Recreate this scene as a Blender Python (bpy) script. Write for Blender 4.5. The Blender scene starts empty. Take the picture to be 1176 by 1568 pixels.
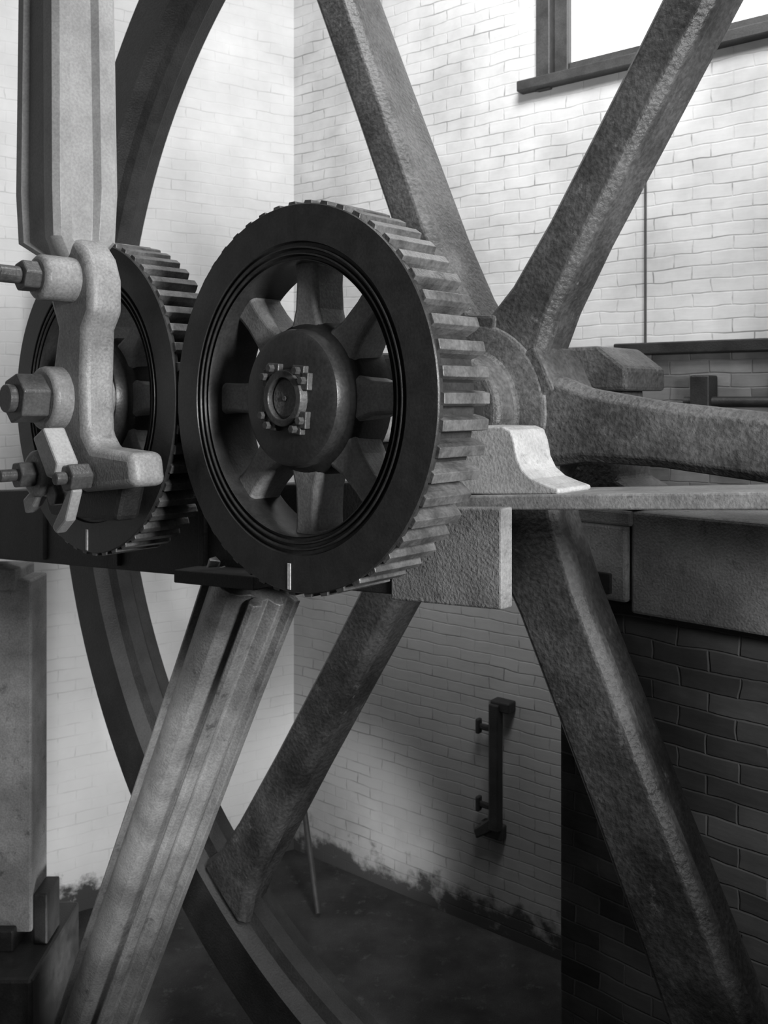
import bpy, bmesh, math, random
from mathutils import Vector, Matrix, noise
random.seed(4)
H=3.6
sc=bpy.context.scene
# ---------------------------------------------------------------- materials
def newmat(name):
    m=bpy.data.materials.new(name); m.use_nodes=True
    nt=m.node_tree; b=nt.nodes['Principled BSDF']
    return m,nt,b
def g(v): return (v,v,v,1)
def metal(name,lo,hi,rough=.5,scale=9,bump=.25,met=0.0,spec=.5,fine=110,dist=.006,spk=.16,stain=0,srange=(.56,.68)):
    m,nt,b=newmat(name); N=nt.nodes; L=nt.links
    tc=N.new('ShaderNodeTexCoord')
    n1=N.new('ShaderNodeTexNoise'); n1.inputs['Scale'].default_value=scale; n1.inputs['Detail'].default_value=10; n1.inputs['Roughness'].default_value=.6
    n2=N.new('ShaderNodeTexNoise'); n2.inputs['Scale'].default_value=fine; n2.inputs['Detail'].default_value=5
    L.new(tc.outputs['Object'],n1.inputs['Vector']); L.new(tc.outputs['Object'],n2.inputs['Vector'])
    r=N.new('ShaderNodeValToRGB'); r.color_ramp.elements[0].position=.34; r.color_ramp.elements[1].position=.68
    r.color_ramp.elements[0].color=g(lo); r.color_ramp.elements[1].color=g(hi)
    L.new(n1.outputs['Fac'],r.inputs['Fac'])
    r2=N.new('ShaderNodeMapRange'); r2.inputs['From Min'].default_value=.35; r2.inputs['From Max'].default_value=.65
    r2.inputs['To Min'].default_value=1-spk; r2.inputs['To Max'].default_value=1+spk; L.new(n2.outputs['Fac'],r2.inputs['Value'])
    mu=N.new('ShaderNodeMix'); mu.data_type='RGBA'; mu.blend_type='MULTIPLY'; mu.inputs[0].default_value=1
    L.new(r.outputs['Color'],mu.inputs[6]); L.new(r2.outputs['Result'],mu.inputs[7])
    out=mu.outputs[2]
    if stain:
        n4=N.new('ShaderNodeTexNoise'); n4.inputs['Scale'].default_value=scale*3.2; n4.inputs['Detail'].default_value=8; n4.inputs['Roughness'].default_value=.78
        L.new(tc.outputs['Object'],n4.inputs['Vector'])
        er=N.new('ShaderNodeMapRange'); er.inputs['From Min'].default_value=srange[0]; er.inputs['From Max'].default_value=srange[1]; L.new(n4.outputs['Fac'],er.inputs['Value'])
        em=N.new('ShaderNodeMix'); em.data_type='RGBA'; L.new(er.outputs['Result'],em.inputs[0]); L.new(out,em.inputs[6]); em.inputs[7].default_value=g(stain); out=em.outputs[2]
    L.new(out,b.inputs['Base Color'])
    mr=N.new('ShaderNodeMapRange'); mr.inputs['To Min'].default_value=rough-.1; mr.inputs['To Max'].default_value=rough+.15
    L.new(n1.outputs['Fac'],mr.inputs['Value']); L.new(mr.outputs['Result'],b.inputs['Roughness'])
    bp=N.new('ShaderNodeBump'); bp.inputs['Strength'].default_value=bump; bp.inputs['Distance'].default_value=dist
    ad=N.new('ShaderNodeMath'); ad.operation='MULTIPLY_ADD'; ad.inputs[1].default_value=.9; L.new(n1.outputs['Fac'],ad.inputs[0]); L.new(n2.outputs['Fac'],ad.inputs[2])
    L.new(ad.outputs[0],bp.inputs['Height']); L.new(bp.outputs['Normal'],b.inputs['Normal'])
    b.inputs['Metallic'].default_value=met
    b.inputs['Specular IOR Level'].default_value=spec
    return m
def brickmat(name,c1,c2,mor,bump=.6,low_dark=None,patch=.5,bw=.23,rh=.078,lo=.42,hi=.62,tone=(.82,1.08)):
    m,nt,b=newmat(name); N=nt.nodes; L=nt.links
    tc=N.new('ShaderNodeTexCoord'); sp=N.new('ShaderNodeSeparateXYZ'); L.new(tc.outputs['Object'],sp.inputs[0])
    cb=N.new('ShaderNodeCombineXYZ'); L.new(sp.outputs['X'],cb.inputs['X']); L.new(sp.outputs['Z'],cb.inputs['Y'])
    nz=N.new('ShaderNodeTexNoise'); nz.inputs['Scale'].default_value=5; L.new(tc.outputs['Object'],nz.inputs['Vector'])
    va=N.new('ShaderNodeVectorMath'); va.operation='MULTIPLY_ADD'; va.inputs[1].default_value=(.05,.03,0)
    L.new(nz.outputs['Color'],va.inputs[0]); L.new(cb.outputs[0],va.inputs[2])
    br=N.new('ShaderNodeTexBrick'); L.new(va.outputs[0],br.inputs['Vector'])
    br.inputs['Scale'].default_value=1; br.inputs['Brick Width'].default_value=bw; br.inputs['Row Height'].default_value=rh
    br.inputs['Mortar Size'].default_value=.006; br.inputs['Mortar Smooth'].default_value=.8
    br.inputs['Color1'].default_value=g(c1); br.inputs['Color2'].default_value=g(c2); br.inputs['Mortar'].default_value=g(mor)
    n2=N.new('ShaderNodeTexNoise'); n2.inputs['Scale'].default_value=1.6; n2.inputs['Detail'].default_value=9; n2.inputs['Roughness'].default_value=.6; L.new(cb.outputs[0],n2.inputs['Vector'])
    st=N.new('ShaderNodeVectorMath'); st.operation='MULTIPLY'; st.inputs[1].default_value=(.4,1.5,1); L.new(cb.outputs[0],st.inputs[0])
    r2=N.new('ShaderNodeValToRGB'); r2.color_ramp.elements[0].position=lo; r2.color_ramp.elements[1].position=hi
    r2.color_ramp.elements[0].color=g(1-patch); r2.color_ramp.elements[1].color=g(1)
    n3=N.new('ShaderNodeTexNoise'); n3.inputs['Scale'].default_value=6; n3.inputs['Detail'].default_value=6; L.new(st.outputs[0],n3.inputs['Vector'])
    L.new(n3.outputs['Fac'],r2.inputs['Fac'])
    mx=N.new('ShaderNodeMix'); mx.data_type='RGBA'; mx.inputs[6].default_value=g((c1+c2)/2)
    L.new(r2.outputs['Color'],mx.inputs[0]); L.new(br.outputs['Color'],mx.inputs[7])
    r3=N.new('ShaderNodeMapRange'); r3.inputs['From Min'].default_value=.3; r3.inputs['From Max'].default_value=.7
    r3.inputs['To Min'].default_value=tone[0]; r3.inputs['To Max'].default_value=tone[1]; L.new(n2.outputs['Fac'],r3.inputs['Value'])
    mu=N.new('ShaderNodeMix'); mu.data_type='RGBA'; mu.blend_type='MULTIPLY'; mu.inputs[0].default_value=1
    L.new(mx.outputs[2],mu.inputs[6]); L.new(r3.outputs['Result'],mu.inputs[7])
    out=mu.outputs[2]
    if low_dark:
        z0,z1,low_col=low_dark  # multiplies the wall colour darker towards the floor, edge broken by noise
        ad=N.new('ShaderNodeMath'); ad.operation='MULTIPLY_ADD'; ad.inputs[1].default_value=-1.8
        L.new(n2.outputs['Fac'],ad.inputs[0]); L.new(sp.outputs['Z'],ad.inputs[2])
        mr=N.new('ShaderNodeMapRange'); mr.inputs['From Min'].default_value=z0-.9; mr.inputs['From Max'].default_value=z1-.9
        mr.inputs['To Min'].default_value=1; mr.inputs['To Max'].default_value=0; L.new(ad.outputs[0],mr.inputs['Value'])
        m3=N.new('ShaderNodeMix'); m3.data_type='RGBA'; m3.blend_type='MULTIPLY'; L.new(mr.outputs['Result'],m3.inputs[0]); L.new(out,m3.inputs[6]); m3.inputs[7].default_value=g(low_col)
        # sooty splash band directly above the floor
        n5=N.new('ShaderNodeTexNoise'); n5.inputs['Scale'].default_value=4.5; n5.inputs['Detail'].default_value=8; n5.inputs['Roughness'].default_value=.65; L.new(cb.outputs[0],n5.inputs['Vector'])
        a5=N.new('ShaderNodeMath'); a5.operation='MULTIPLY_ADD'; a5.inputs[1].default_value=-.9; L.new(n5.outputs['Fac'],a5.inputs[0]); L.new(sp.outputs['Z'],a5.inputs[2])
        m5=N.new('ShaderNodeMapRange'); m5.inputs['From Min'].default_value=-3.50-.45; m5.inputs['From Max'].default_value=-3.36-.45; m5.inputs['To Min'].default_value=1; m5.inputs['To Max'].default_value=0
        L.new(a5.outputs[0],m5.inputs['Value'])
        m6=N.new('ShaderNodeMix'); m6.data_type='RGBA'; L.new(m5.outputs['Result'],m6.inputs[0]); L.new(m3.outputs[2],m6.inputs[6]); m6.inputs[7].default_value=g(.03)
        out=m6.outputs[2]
    L.new(out,b.inputs['Base Color'])
    bp=N.new('ShaderNodeBump'); bp.inputs['Strength'].default_value=bump; bp.inputs['Distance'].default_value=.010
    inv=N.new('ShaderNodeMath'); inv.operation='MULTIPLY_ADD'; inv.inputs[1].default_value=-.5; L.new(br.outputs['Fac'],inv.inputs[0]); L.new(n3.outputs['Fac'],inv.inputs[2])
    L.new(inv.outputs[0],bp.inputs['Height']); L.new(bp.outputs['Normal'],b.inputs['Normal'])
    b.inputs['Roughness'].default_value=.85
    return m
M_gear=metal('gear_iron_dark',.026,.042,.36,14,.10)
M_tooth=metal('gear_tooth_steel',.06,.19,.35,12,.2,.2)
M_arm=metal('gear_arm_iron',.20,.34,.42,10,.2)
M_fly=metal('flywheel_iron',.035,.13,.46,3.6,.9,spk=.26,fine=60,stain=.24,srange=(.60,.72))
M_rim=metal('flywheel_rim_iron',.022,.05,.5,5,.4)
M_rod=metal('rod_steel_painted',.28,.40,.33,4,.14,spk=.11)
M_strap=metal('rod_strap_iron',.20,.32,.40,6,.3,spk=.16,stain=.14)
M_leg=metal('leg_iron',.20,.46,.30,3.0,.4,met=.2,spk=.15,stain=.14)
M_white=metal('white_painted_iron',.36,.50,.45,8,.3,spk=.12,stain=.25)
M_ledge=metal('ledge_iron',.2,.33,.5,8,.25,stain=.12)
M_beam=metal('beam_iron',.018,.04,.6,8,.3)
M_timber=metal('whitewashed_timber',.15,.30,.8,4,.6,spk=.14,stain=.1)
M_dark=metal('dark_iron',.012,.03,.5,8,.3)
M_frame=metal('window_paint_grey',.03,.06,.5,8,.1)
M_floor=metal('dirty_concrete',.012,.05,.9,3,.9,stain=.08)
M_mark=metal('white_mark',.8,.9,.6,9,.05)
M_post=metal('weathered_post',.12,.28,.8,3,.5,stain=.07)
M_collar=metal('collar_iron',.05,.10,.36,14,.15)
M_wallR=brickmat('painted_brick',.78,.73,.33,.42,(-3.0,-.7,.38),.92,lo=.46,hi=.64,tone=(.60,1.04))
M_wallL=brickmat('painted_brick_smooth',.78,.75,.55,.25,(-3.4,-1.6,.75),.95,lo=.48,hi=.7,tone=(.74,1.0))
M_brick=brickmat('dark_brick',.10,.03,.13,.9,None,.6,tone=(.3,1.8))
M_glass,nt,b=newmat('bright_sky_glazing'); b.inputs['Emission Color'].default_value=g(1); b.inputs['Emission Strength'].default_value=1.1

# ---------------------------------------------------------------- helpers
def empty(name,mat=Matrix()):
    e=bpy.data.objects.new(name,None); sc.collection.objects.link(e); e.matrix_world=mat; e.empty_display_size=.2; return e
def finish(bm,name,mat,parent=None,matrix=Matrix(),bevel=0,smooth=False,segs=2):
    bmesh.ops.recalc_face_normals(bm,faces=bm.faces[:])
    me=bpy.data.meshes.new(name); bm.to_mesh(me); bm.free()
    o=bpy.data.objects.new(name,me); sc.collection.objects.link(o); me.materials.append(mat)
    if parent: o.parent=parent
    o.matrix_local=matrix
    if bevel:
        md=o.modifiers.new('b','BEVEL'); md.width=bevel; md.segments=segs; md.limit_method='ANGLE'; md.angle_limit=math.radians(35)
    if smooth:
        for p in me.polygons: p.use_smooth=True
        try:
            me.set_sharp_from_angle(angle=math.radians(38))
        except Exception: pass
    return o
def addbox(bm,x0,x1,y0,y1,z0,z1,mat=Matrix()):
    vs=[bm.verts.new(mat@Vector(p)) for p in [(x0,y0,z0),(x1,y0,z0),(x1,y1,z0),(x0,y1,z0),(x0,y0,z1),(x1,y0,z1),(x1,y1,z1),(x0,y1,z1)]]
    for f in [(0,1,2,3),(4,5,6,7),(0,1,5,4),(1,2,6,5),(2,3,7,6),(3,0,4,7)]: bm.faces.new([vs[i] for i in f])
def box(name,x0,x1,y0,y1,z0,z1,mat,parent=None,bevel=.01,matrix=Matrix()):
    bm=bmesh.new(); addbox(bm,x0,x1,y0,y1,z0,z1); return finish(bm,name,mat,parent,matrix,bevel)
def addlathe(bm,prof,seg=64,closed=True,mat=Matrix()):
    rings=[]
    for i in range(seg):
        a=2*math.pi*i/seg; rings.append([bm.verts.new(mat@Vector((r*math.cos(a),y,r*math.sin(a)))) for r,y in prof])
    n=len(prof)
    for i in range(seg):
        A=rings[i];B=rings[(i+1)%seg]
        for j in range(n if closed else n-1):
            k=(j+1)%n; bm.faces.new([A[j],B[j],B[k],A[k]])
def addprism(bm,pts,y0,y1,mat=Matrix()):
    a=[bm.verts.new(mat@Vector((x,y0,z))) for x,z in pts]; b_=[bm.verts.new(mat@Vector((x,y1,z))) for x,z in pts]
    bm.faces.new(a); bm.faces.new(b_[::-1]); n=len(pts)
    for i in range(n): bm.faces.new([a[i],a[(i+1)%n],b_[(i+1)%n],b_[i]])
def loft(bm,secs,mat=Matrix()):
    rows=[[bm.verts.new(mat@Vector((x,y,z))) for x,y in s] for z,s in secs]
    n=len(rows[0])
    for A,B in zip(rows,rows[1:]):
        for i in range(n): bm.faces.new([A[i],A[(i+1)%n],B[(i+1)%n],B[i]])
    bm.faces.new(rows[0]); bm.faces.new(rows[-1][::-1])
def hexn(bm,r,y0,y1,cx=0,cz=0,rot=0,n=6):
    addprism(bm,[(cx+r*math.cos(rot+2*math.pi*i/n),cz+r*math.sin(rot+2*math.pi*i/n)) for i in range(n)],y0,y1)
def cyl(bm,r,y0,y1,cx=0,cz=0,seg=28): hexn(bm,r,y0,y1,cx,cz,0,seg)
def RY(a): return Matrix.Rotation(a,4,'Y')
def tube(name,pts,r,mat,parent=None,matrix=Matrix()):
    cu=bpy.data.curves.new(name,'CURVE'); cu.dimensions='3D'; cu.bevel_depth=r; cu.bevel_resolution=4; cu.use_fill_caps=True
    s=cu.splines.new('POLY'); s.points.add(len(pts)-1)
    for p,q in zip(s.points,pts): p.co=(*q,1)
    o=bpy.data.objects.new(name,cu); sc.collection.objects.link(o); cu.materials.append(mat)
    if parent: o.parent=parent
    o.matrix_local=matrix; return o

# machine frame: x = across the wheels, y = along the shafts (away), z up; origin on main gear face centre
ANG=-math.radians(43)
MF=Matrix.Translation((-.29,2.8,H))@Matrix.Rotation(ANG,4,'Z')

# ---------------------------------------------------------------- gears
def gear(kx,rot=0,shaft=.24,R0=1.0):
    e=empty('spur_gear',MF@Matrix.Translation((kx,0,0))@Matrix.Diagonal((R0,1,R0,1)))
    bm=bmesh.new()
    prof=[(.552,.205),(.552,.026),(.590,.022),(.593,.004),(.590,0),(.480,0),(.476,.012),(.466,.012),(.463,.001),(.459,.001),(.455,.014),(.447,.014),(.444,.004),(.440,.004),(.436,.018),(.428,.018),(.424,.008),(.420,.02),(.426,.19),(.436,.205)]
    addlathe(bm,prof,144)
    finish(bm,'rim',M_gear,e,smooth=True)
    bm=bmesh.new(); n=52
    for i in range(n):
        a=2*math.pi*i/n+rot
        addprism(bm,[(-.023,.550),(-.020,.585),(-.0145,.604),(.0145,.604),(.020,.585),(.023,.550)],.010,.21,RY(a))
    finish(bm,'teeth',M_tooth,e,bevel=.002)
    bm=bmesh.new()
    for i in range(8):
        R=RY(2*math.pi*i/8)
        loft(bm,[(r,[(-w,.075),(-w+.012,.062),(w-.012,.062),(w,.075),(w*.92,.19),(-w*.92,.19)]) for r,w in [(.19,.085),(.235,.066),(.28,.052),(.36,.047),(.41,.05),(.435,.06)]],R)
    finish(bm,'arms',M_arm,e,bevel=.006)
    bm=bmesh.new()
    addlathe(bm,[(.08,-.004),(.195,-.004),(.208,.003),(.213,.015),(.215,.05),(.235,.065),(.243,.09),(.245,.2),(.2,.22),(.08,.22)],72)
    finish(bm,'hub',M_gear,e,smooth=True)
    bm=bmesh.new()
    addlathe(bm,[(.062,-.012),(.064,-.032),(.086,-.032),(.090,-.004),(.062,-.004)],48)
    for q in range(4):
        R=RY(q*math.pi/2+.08)
        # paired lugs meeting at the corners, giving the collar a square outline
        for d in (-.058,.058):
            addbox(bm,d-.026,d+.026,-.024,.0,.066,.104,R)
    finish(bm,'key_collar',M_collar,e,bevel=.003)
    bm=bmesh.new()
    for q in range(4):
        for d in (-.060,.060):
            a=q*math.pi/2+.08; r_=.088
            hexn(bm,.013,-.042,-.022,r_*math.sin(a)+d*math.cos(a),r_*math.cos(a)-d*math.sin(a))
    finish(bm,'collar_bolts',M_collar,e,bevel=.002)
    bm=bmesh.new()
    addlathe(bm,[(.0005,-.022),(.007,-.022),(.009,-.016),(.055,-.016),(.060,-.012),(.1,.0),(.1,shaft),(.0005,shaft)],40)
    finish(bm,'shaft_end',M_post,e,smooth=True)
    bm=bmesh.new(); addbox(bm,-.007,.007,-.002,.002,-.585,-.505); finish(bm,'paint_mark',M_mark,e)
    return e
gear(0,0)
gear(-1.215,math.pi/52,.55,1.03)

# ---------------------------------------------------------------- flywheel
fw=empty('flywheel',MF@Matrix.Translation((0,1.036,-.05)))
bm=bmesh.new()
addlathe(bm,[(2.88,-.07),(2.90,-.15),(3.17,-.15),(3.19,-.13),(3.19,.13),(3.17,.15),(2.90,.15),(2.88,.07),(2.84,.04),(2.84,-.04)],180)
finish(bm,'rim',M_rim,fw,smooth=True)
bm=bmesh.new()
for ad,ws,dd in [(-5.2,1.0,1),(57.5,.86,1),(113.5,.86,1.35),(176,1,1),(237,.95,1),(295.5,1.34,1.1)]:
    a=math.radians(90-ad)
    S=[]
    for r,w,dp in [(.22,.20,.17),(.34,.165,.17),(.48,.128,.16),(.75,.108,.15),(1.4,.105,.145),(2.0,.11,.14),(2.5,.125,.14),(2.74,.15,.12),(2.87,.20,.10)]:
        w*=ws; dp*=dd
        S.append((r,[(-w,-.085),(-w+.03,-.12),(-w*.3,-.122),(w*.3,-.122),(w-.03,-.12),(w,-.085),(w,-.05),(w*.66,-.03),(w*.60,dp-.04),(w*.52,dp),(-w*.52,dp),(-w*.60,dp-.04),(-w*.66,-.03),(-w,-.05)]))
    loft(bm,S,RY(a))
finish(bm,'spokes',M_fly,fw,bevel=.006,smooth=True)
bm=bmesh.new()
addlathe(bm,[(.095,-.26),(.2,-.26),(.22,-.24),(.23,-.16),(.33,-.13),(.345,-.1),(.345,.14),(.33,.17),(.23,.2),(.22,.27),(.095,.27)],60)
for i in range(6):
    R=RY(math.radians(90-(26+60*i)))
    addbox(bm,-.09,.09,-.13,.15,.28,.365,R)
finish(bm,'hub',M_fly,fw,bevel=.012)
bm=bmesh.new()
addlathe(bm,[(.0005,-.79),(.1,-.79),(.1,.72),(.0005,.72)],40)
finish(bm,'main_shaft',M_arm,fw,smooth=True)

e=empty('plummer_block',MF)
bm=bmesh.new()
addprism(bm,[(-.3,-.44),(.42,-.44),(.42,-.36),(.33,-.32),(.29,.06),(.24,.15),(.12,.2),(-.1,.2),(-.2,.12),(-.22,-.32),(-.3,-.36)],1.42,1.72)
finish(bm,'housing',M_fly,e,bevel=.02,segs=3)
bm=bmesh.new(); addprism(bm,[(.1,.03),(.38,.03),(.38,.12),(.26,.21),(.1,.21)],1.40,1.74); addbox(bm,-.28,-.1,1.40,1.74,.07,.17)
finish(bm,'cap',M_fly,e,bevel=.016)

# ---------------------------------------------------------------- beam under the gears (girder)
e=empty('girder_beam',MF)
sl=.0795
def bz(k): return -.651+sl*k
def slab(bm,k0,k1,y0,y1,d0,d1):
    addprism(bm,[(k0,bz(k0)+d0),(k1,bz(k1)+d0),(k1,bz(k1)+d1),(k0,bz(k0)+d1)],y0,y1)
bm=bmesh.new()
slab(bm,-3.6,.1,.36,.50,0,.37)
for k in (-3.0,-2.3,-1.6,-.95,-.35): slab(bm,k,k+.04,.34,.52,.02,.36)
slab(bm,-.95,-.45,.225,.60,-.002,.05)
finish(bm,'girder',M_beam,e,bevel=.005)
bm=bmesh.new()
slab(bm,.1,.54,.35,.41,-.015,.285)  # girder's lit stretch painted as a paler piece than the shaded rest
finish(bm,'lit_beam_end',M_timber,e,bevel=.006)
bm=bmesh.new()
addprism(bm,[(-1.45,bz(-1.45)+.36),(-.95,bz(-.95)+.36),(-1.0,-.1),(-1.06,.1),(-1.2,.16),(-1.34,.1),(-1.4,-.1)],.34,.5)
finish(bm,'gear_bearing',M_beam,e,bevel=.015)

e=empty('bearing_pedestal',MF)
bm=bmesh.new()
def lz(k): return -.352+.074*(k-.35)/.9
addprism(bm,[(.12,lz(.12)),(2.0,lz(2.0)),(2.0,lz(2.0)+.045),(.12,lz(.12)+.045)],.44,.76)
finish(bm,'ledge_plate',M_ledge,e,bevel=.006)
bm=bmesh.new()
b0=lz(.4)+.045
addprism(bm,[(.10,b0-.02),(.66,b0+.02),(.66,b0+.035),(.62,b0+.045),(.57,b0+.06),(.535,b0+.085),(.515,b0+.12),(.505,b0+.17),(.49,b0+.205),(.46,b0+.215),(.32,b0+.215),(.29,b0+.19),(.27,b0+.12),(.1,b0+.12)],.47,.66)
finish(bm,'saddle',M_white,e,bevel=.016,segs=3)
bm=bmesh.new()
addprism(bm,[(-.22,b0-.06),(.24,b0-.05),(.22,0),(.12,.15),(-.1,.16),(-.2,.02)],.46,.7)
finish(bm,'shaft_bearing',M_dark,e,bevel=.02)
bm=bmesh.new()
addprism(bm,[(1.7,-3.6),(1.95,-3.6),(1.95,lz(1.9)),(1.7,lz(1.75))],.5,.74); finish(bm,'outer_column',M_beam,e,bevel=.02)

# ---------------------------------------------------------------- slanted fluted leg
e=empty('fluted_leg',MF)
bm=bmesh.new()
ang=math.atan(.525)
sec=[(-.165,-.05),(-.16,-.085),(-.145,-.09),(-.13,-.05),(-.105,-.045),(-.095,-.09),(-.07,-.125),(-.03,-.145),(.02,-.148),(.055,-.135),(.075,-.10),(.08,-.055),(.095,-.045),(.105,-.08),(.125,-.098),(.145,-.088),(.15,-.05),(.125,-.03),(.12,.0),(.15,.01),(.165,.025),(.165,.045),(.13,.06),(.13,.09),(.165,.10),(.165,.13),(-.165,.13)]
T=Matrix.Translation((-.705,.41,-.71))@RY(math.pi+ang)
L=2.88/math.cos(ang)
loft(bm,[(z,[(-x*s,y) for x,y in sec]) for z,s in [(-.0,1.05),(.5,1.0),(1.6,.98),(2.6,1.0),(L,1.1)]],T)
finish(bm,'leg',M_leg,e,bevel=.004,smooth=True)

# ---------------------------------------------------------------- connecting rod with strap end
e=empty('connecting_rod',MF)
bm=bmesh.new()
def rs(a,b,c,d,g=.02):
    return [(a,c+.03),(a+.03,c),(a+.07,c),(a+.09,c+g),(b-.1,c+g),(b-.08,c),(b-.02,c),(b,c+.02),(b,c+.06),(b-g*1.6,c+.075),(b-g*1.6,d-.09),(b,d-.075),(b,d-.02),(b-.02,d),(a,d)]
loft(bm,[(.50,rs(-1.10,-.93,-.24,-.10,.004)),(.57,rs(-1.2,-.885,-.30,-.06,.015)),(.75,rs(-1.21,-.885,-.305,-.05)),(1.5,rs(-1.20,-.90,-.30,-.055)),(3.2,rs(-1.18,-.91,-.29,-.06))],Matrix())
finish(bm,'shank',M_rod,e,bevel=.008,smooth=True)
bm=bmesh.new()
addprism(bm,[(-1.04,.56),(-.88,.57),(-.81,.5),(-.775,.42),(-.775,.30),(-.82,.24),(-.83,.05),(-.82,-.12),(-.77,-.17),(-.52,-.18),(-.50,-.29),(-.84,-.33),(-1.0,-.30),(-1.08,-.2),(-1.06,.1),(-1.02,.25),(-1.08,.36)],-.23,-.10)
finish(bm,'strap',M_strap,e,bevel=.03,segs=4,smooth=True)
bm=bmesh.new()
cyl(bm,.08,-.36,-.1,-.91,.42); cyl(bm,.115,-.30,-.06,-1.0,.0); cyl(bm,.085,-.32,-.1,-1.02,-.27)
finish(bm,'bosses',M_strap,e,bevel=.018,segs=3,smooth=True)
bm=bmesh.new()
hexn(bm,.055,-.42,-.36,-.91,.42,.2); cyl(bm,.03,-.5,-.42,-.91,.42); hexn(bm,.052,-.56,-.50,-.91,.42,.1)
hexn(bm,.09,-.40,-.30,-1.0,.0,.3); cyl(bm,.05,-.43,-.40,-1.0,0)
hexn(bm,.05,-.38,-.32,-1.02,-.27,.1); cyl(bm,.022,-.44,-.38,-1.02,-.27)
hexn(bm,.05,-.32,-.24,-.78,-.27,.2); cyl(bm,.022,-.36,-.32,-.78,-.27)
hexn(bm,.04,-.3,-.24,-.92,-.34,.2)
finish(bm,'bolts',metal('bolt_iron',.05,.11,.35,9,.2),e,bevel=.006)
bm=bmesh.new()
addprism(bm,[(-.98,-.14),(-.90,-.10),(-.80,-.22),(-.82,-.28),(-.88,-.27)],-.34,-.26)
addprism(bm,[(-.84,-.38),(-.78,-.30),(-.75,-.31),(-.80,-.42),(-.87,-.47),(-.90,-.45)],-.31,-.27)
addprism(bm,[(-1.12,-.37),(-1.02,-.31),(-.98,-.33),(-1.04,-.39),(-1.1,-.42)],-.31,-.27)
finish(bm,'locking_lever',M_rod,e,bevel=.008)
bm=bmesh.new(); cyl(bm,.07,-.3,.02,-1.205,0); finish(bm,'crank_pin',M_dark,e,smooth=True)
bm=bmesh.new(); addprism(bm,[(-1.3,.1),(-1.1,.12),(-1.0,-.25),(-.75,-.30),(-.8,-.44),(-1.3,-.46),(-1.42,-.25)],-.12,-.02); finish(bm,'crank_web',M_dark,e,bevel=.02)

# ---------------------------------------------------------------- brick pier behind flywheel with timber on top
e=empty('brick_pier',MF)
box('brickwork',.02,3.4,1.5,2.5,-H,-.82,M_brick,e,.01)
box('packing',-.32,.4,1.40,1.8,-.50,-.44,M_timber,e,.01)
bm=bmesh.new(); addbox(bm,-.32,.38,1.40,2.3,-.80,-.50); addbox(bm,.39,3.4,1.42,2.3,-.84,-.44)
finish(bm,'timber_block',M_timber,e,bevel=.012)
bm=bmesh.new(); addbox(bm,.25,.32,1.385,1.41,-.77,-.69); finish(bm,'washer_plates',M_dark,e,bevel=.004)

# ---------------------------------------------------------------- room shell
WR=Matrix.Translation((-.72,7.3,H))@Matrix.Rotation(-math.radians(38),4,'Z')
bm=bmesh.new()
wx0,wx1,wz0,wz1=2.27,4.7,2.05,3.9
for a in [(-.25,wx0,-H,5.0),(wx1,7,-H,5.0),(wx0,wx1,-H,wz0),(wx0,wx1,wz1,5.0)]:
    addbox(bm,a[0],a[1],0,.3,a[2],a[3])
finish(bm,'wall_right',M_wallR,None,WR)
WL=Matrix.Translation((-.72,7.3,H))@Matrix.Rotation(math.radians(212),4,'Z')
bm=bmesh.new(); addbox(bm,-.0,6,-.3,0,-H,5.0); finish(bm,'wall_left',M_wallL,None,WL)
bm=bmesh.new(); addbox(bm,-6,8,1.3,9,-.2,0); finish(bm,'floor',M_floor)
box('floor_deck',-6,7,-5,1.3,-.2,H-1.65,M_floor)
e=empty('window_1',WR)
bm=bmesh.new()
addbox(bm,wx0-.08,wx0+.02,-.04,.14,wz0-.06,wz1+.1); addbox(bm,wx0+.02,wx0+.12,.02,.12,wz0+.02,wz1)
addbox(bm,wx0+.12,wx1-.06,.03,.12,wz0+.02,wz0+.10); addbox(bm,wx1-.06,wx1+.1,-.04,.14,wz0-.06,wz1+.1)
addbox(bm,wx0-.08,wx1+.1,-.04,.14,wz1-.02,wz1+.1)
addbox(bm,wx0-.2,wx1+.2,-.08,.14,wz0-.05,wz0+.02)
finish(bm,'frame',M_frame,e,bevel=.008)
box('glass',wx0+.1,wx1-.05,.07,.075,wz0+.08,wz1-.02,M_glass,e,0)
box('trim_1',2.75,7,-.10,0,.26,.33,M_dark,None,.008,WR)
box('brick_dado',2.78,6.9,-.05,0,-2.5,.26,brickmat('dado_brick',.22,.07,.15,.8,None,.6,tone=(.3,1.6)),None,.005,WR)
tube('wall_conduit',[(2.92,-.02,.33),(2.92,-.02,1.42)],.007,M_frame,None,WR)
e=empty('wall_valve_pipe',WR)
tube('pipe',[(3.2,-.14,-.02),(6.5,-.14,-.02)],.03,M_dark,e)
for x in (3.25,3.75): 
    box('flange',x,x+.11,-.2,-.05,-.08,.13,M_dark,e,.01)
e=empty('iron_wall_bracket',WR)
x=1.925
bm=bmesh.new(); addbox(bm,x-.045,x+.03,-.12,-.05,-2.86,-2.02)
addbox(bm,x-.045,x+.1,-.10,0,-2.07,-2.0); addbox(bm,x-.14,x+.03,-.08,0,-2.93,-2.84)
addprism(bm,[(x-.18,-2.9),(x-.04,-2.78),(x-.04,-2.88),(x-.16,-2.96)],-.09,0)
for z in (-2.2,-2.72): 
    addbox(bm,x-.14,x-.04,-.09,-.06,z-.02,z+.02); addbox(bm,x-.16,x-.13,-.1,-.05,z-.05,z+.05)
finish(bm,'bracket',M_dark,e,bevel=.01)
tube('leaning_bar',[(-.62,6.82,.72),(-.46,6.35,.02)],.022,M_dark)
e=empty('timber_post',Matrix.Translation((-2.04,5.15,0)))
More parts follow.
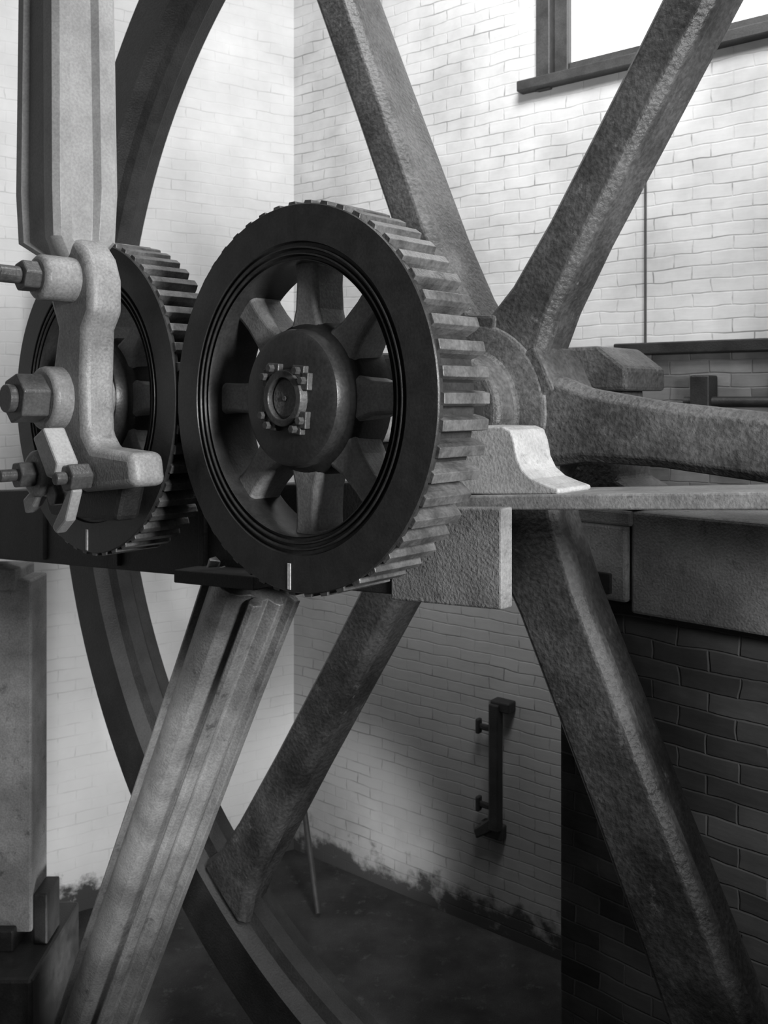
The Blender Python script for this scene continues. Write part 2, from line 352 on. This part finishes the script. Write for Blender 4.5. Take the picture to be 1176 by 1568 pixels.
bm=bmesh.new(); addbox(bm,-.35,.1,-.12,.12,.66,2.60); addbox(bm,-.35,.02,-.14,.14,2.54,2.66); finish(bm,'post',M_post,e,bevel=.012)
bm=bmesh.new(); addbox(bm,-.4,.02,-.17,.17,.58,.7); addbox(bm,.10,.18,-.1,.1,.58,.86); finish(bm,'foot',M_dark,e,bevel=.01)
box('machine_bed',-3.2,-1.83,4.75,5.5,0,.58,M_dark,None,.02)

# ---------------------------------------------------------------- lights
w=bpy.data.worlds.new('World'); sc.world=w; w.use_nodes=True
w.node_tree.nodes['Background'].inputs[0].default_value=g(1); w.node_tree.nodes['Background'].inputs[1].default_value=.085
def area(name,loc,tgt,size,power,spread=180):
    l=bpy.data.lights.new(name,'AREA'); l.size=size; l.energy=power; l.spread=math.radians(spread)
    o=bpy.data.objects.new(name,l); sc.collection.objects.link(o); o.location=loc
    o.rotation_euler=(Vector(tgt)-Vector(loc)).to_track_quat('-Z','Y').to_euler(); return o
def spot(name,loc,tgt,power,ang=80,rad=.12):
    l=bpy.data.lights.new(name,'SPOT'); l.energy=power; l.spot_size=math.radians(ang); l.spot_blend=1; l.shadow_soft_size=rad
    o=bpy.data.objects.new(name,l); sc.collection.objects.link(o); o.location=loc
    o.rotation_euler=(Vector(tgt)-Vector(loc)).to_track_quat('-Z','Y').to_euler(); return o
area('upper_wall_fill',(.6,3.0,H+4.3),(.3,6.4,H+.9),1.8,150,120)  # added fill for the upper walls, not an actual roof opening
area('right_lamp',(2.3,-.4,H+.6),(-.4,3.2,H+.1),.8,78,100)
spot('low_wall_fill',(-.05,4.9,.16),(-.26,6.95,.40),190,50,.25)  # added fill spot, out of view, brightens the wall base near the corner
spot('low_wall_fill',(-1.25,4.7,.3),(-2.0,6.4,.8),100,95)  # second added fill spot, for the lower left wall
spot('leg_fill',(-.75,1.6,H-1.35),(-1.15,3.8,H-1.75),200,40,.2)  # added spot below the view, only brightens the fluted leg

cam=bpy.data.cameras.new('cam'); co=bpy.data.objects.new('camera',cam); sc.collection.objects.link(co)
co.location=(0,0,H); co.rotation_euler=(math.pi/2,0,0)
cam.sensor_fit='HORIZONTAL'; cam.sensor_width=36; cam.lens=36*1400/1176
cam.shift_y=-(784-610)/1176
cam.dof.use_dof=True; cam.dof.focus_distance=2.7; cam.dof.aperture_fstop=7
sc.camera=co
sc.view_settings.view_transform='Standard'
sc.view_settings.look='None'
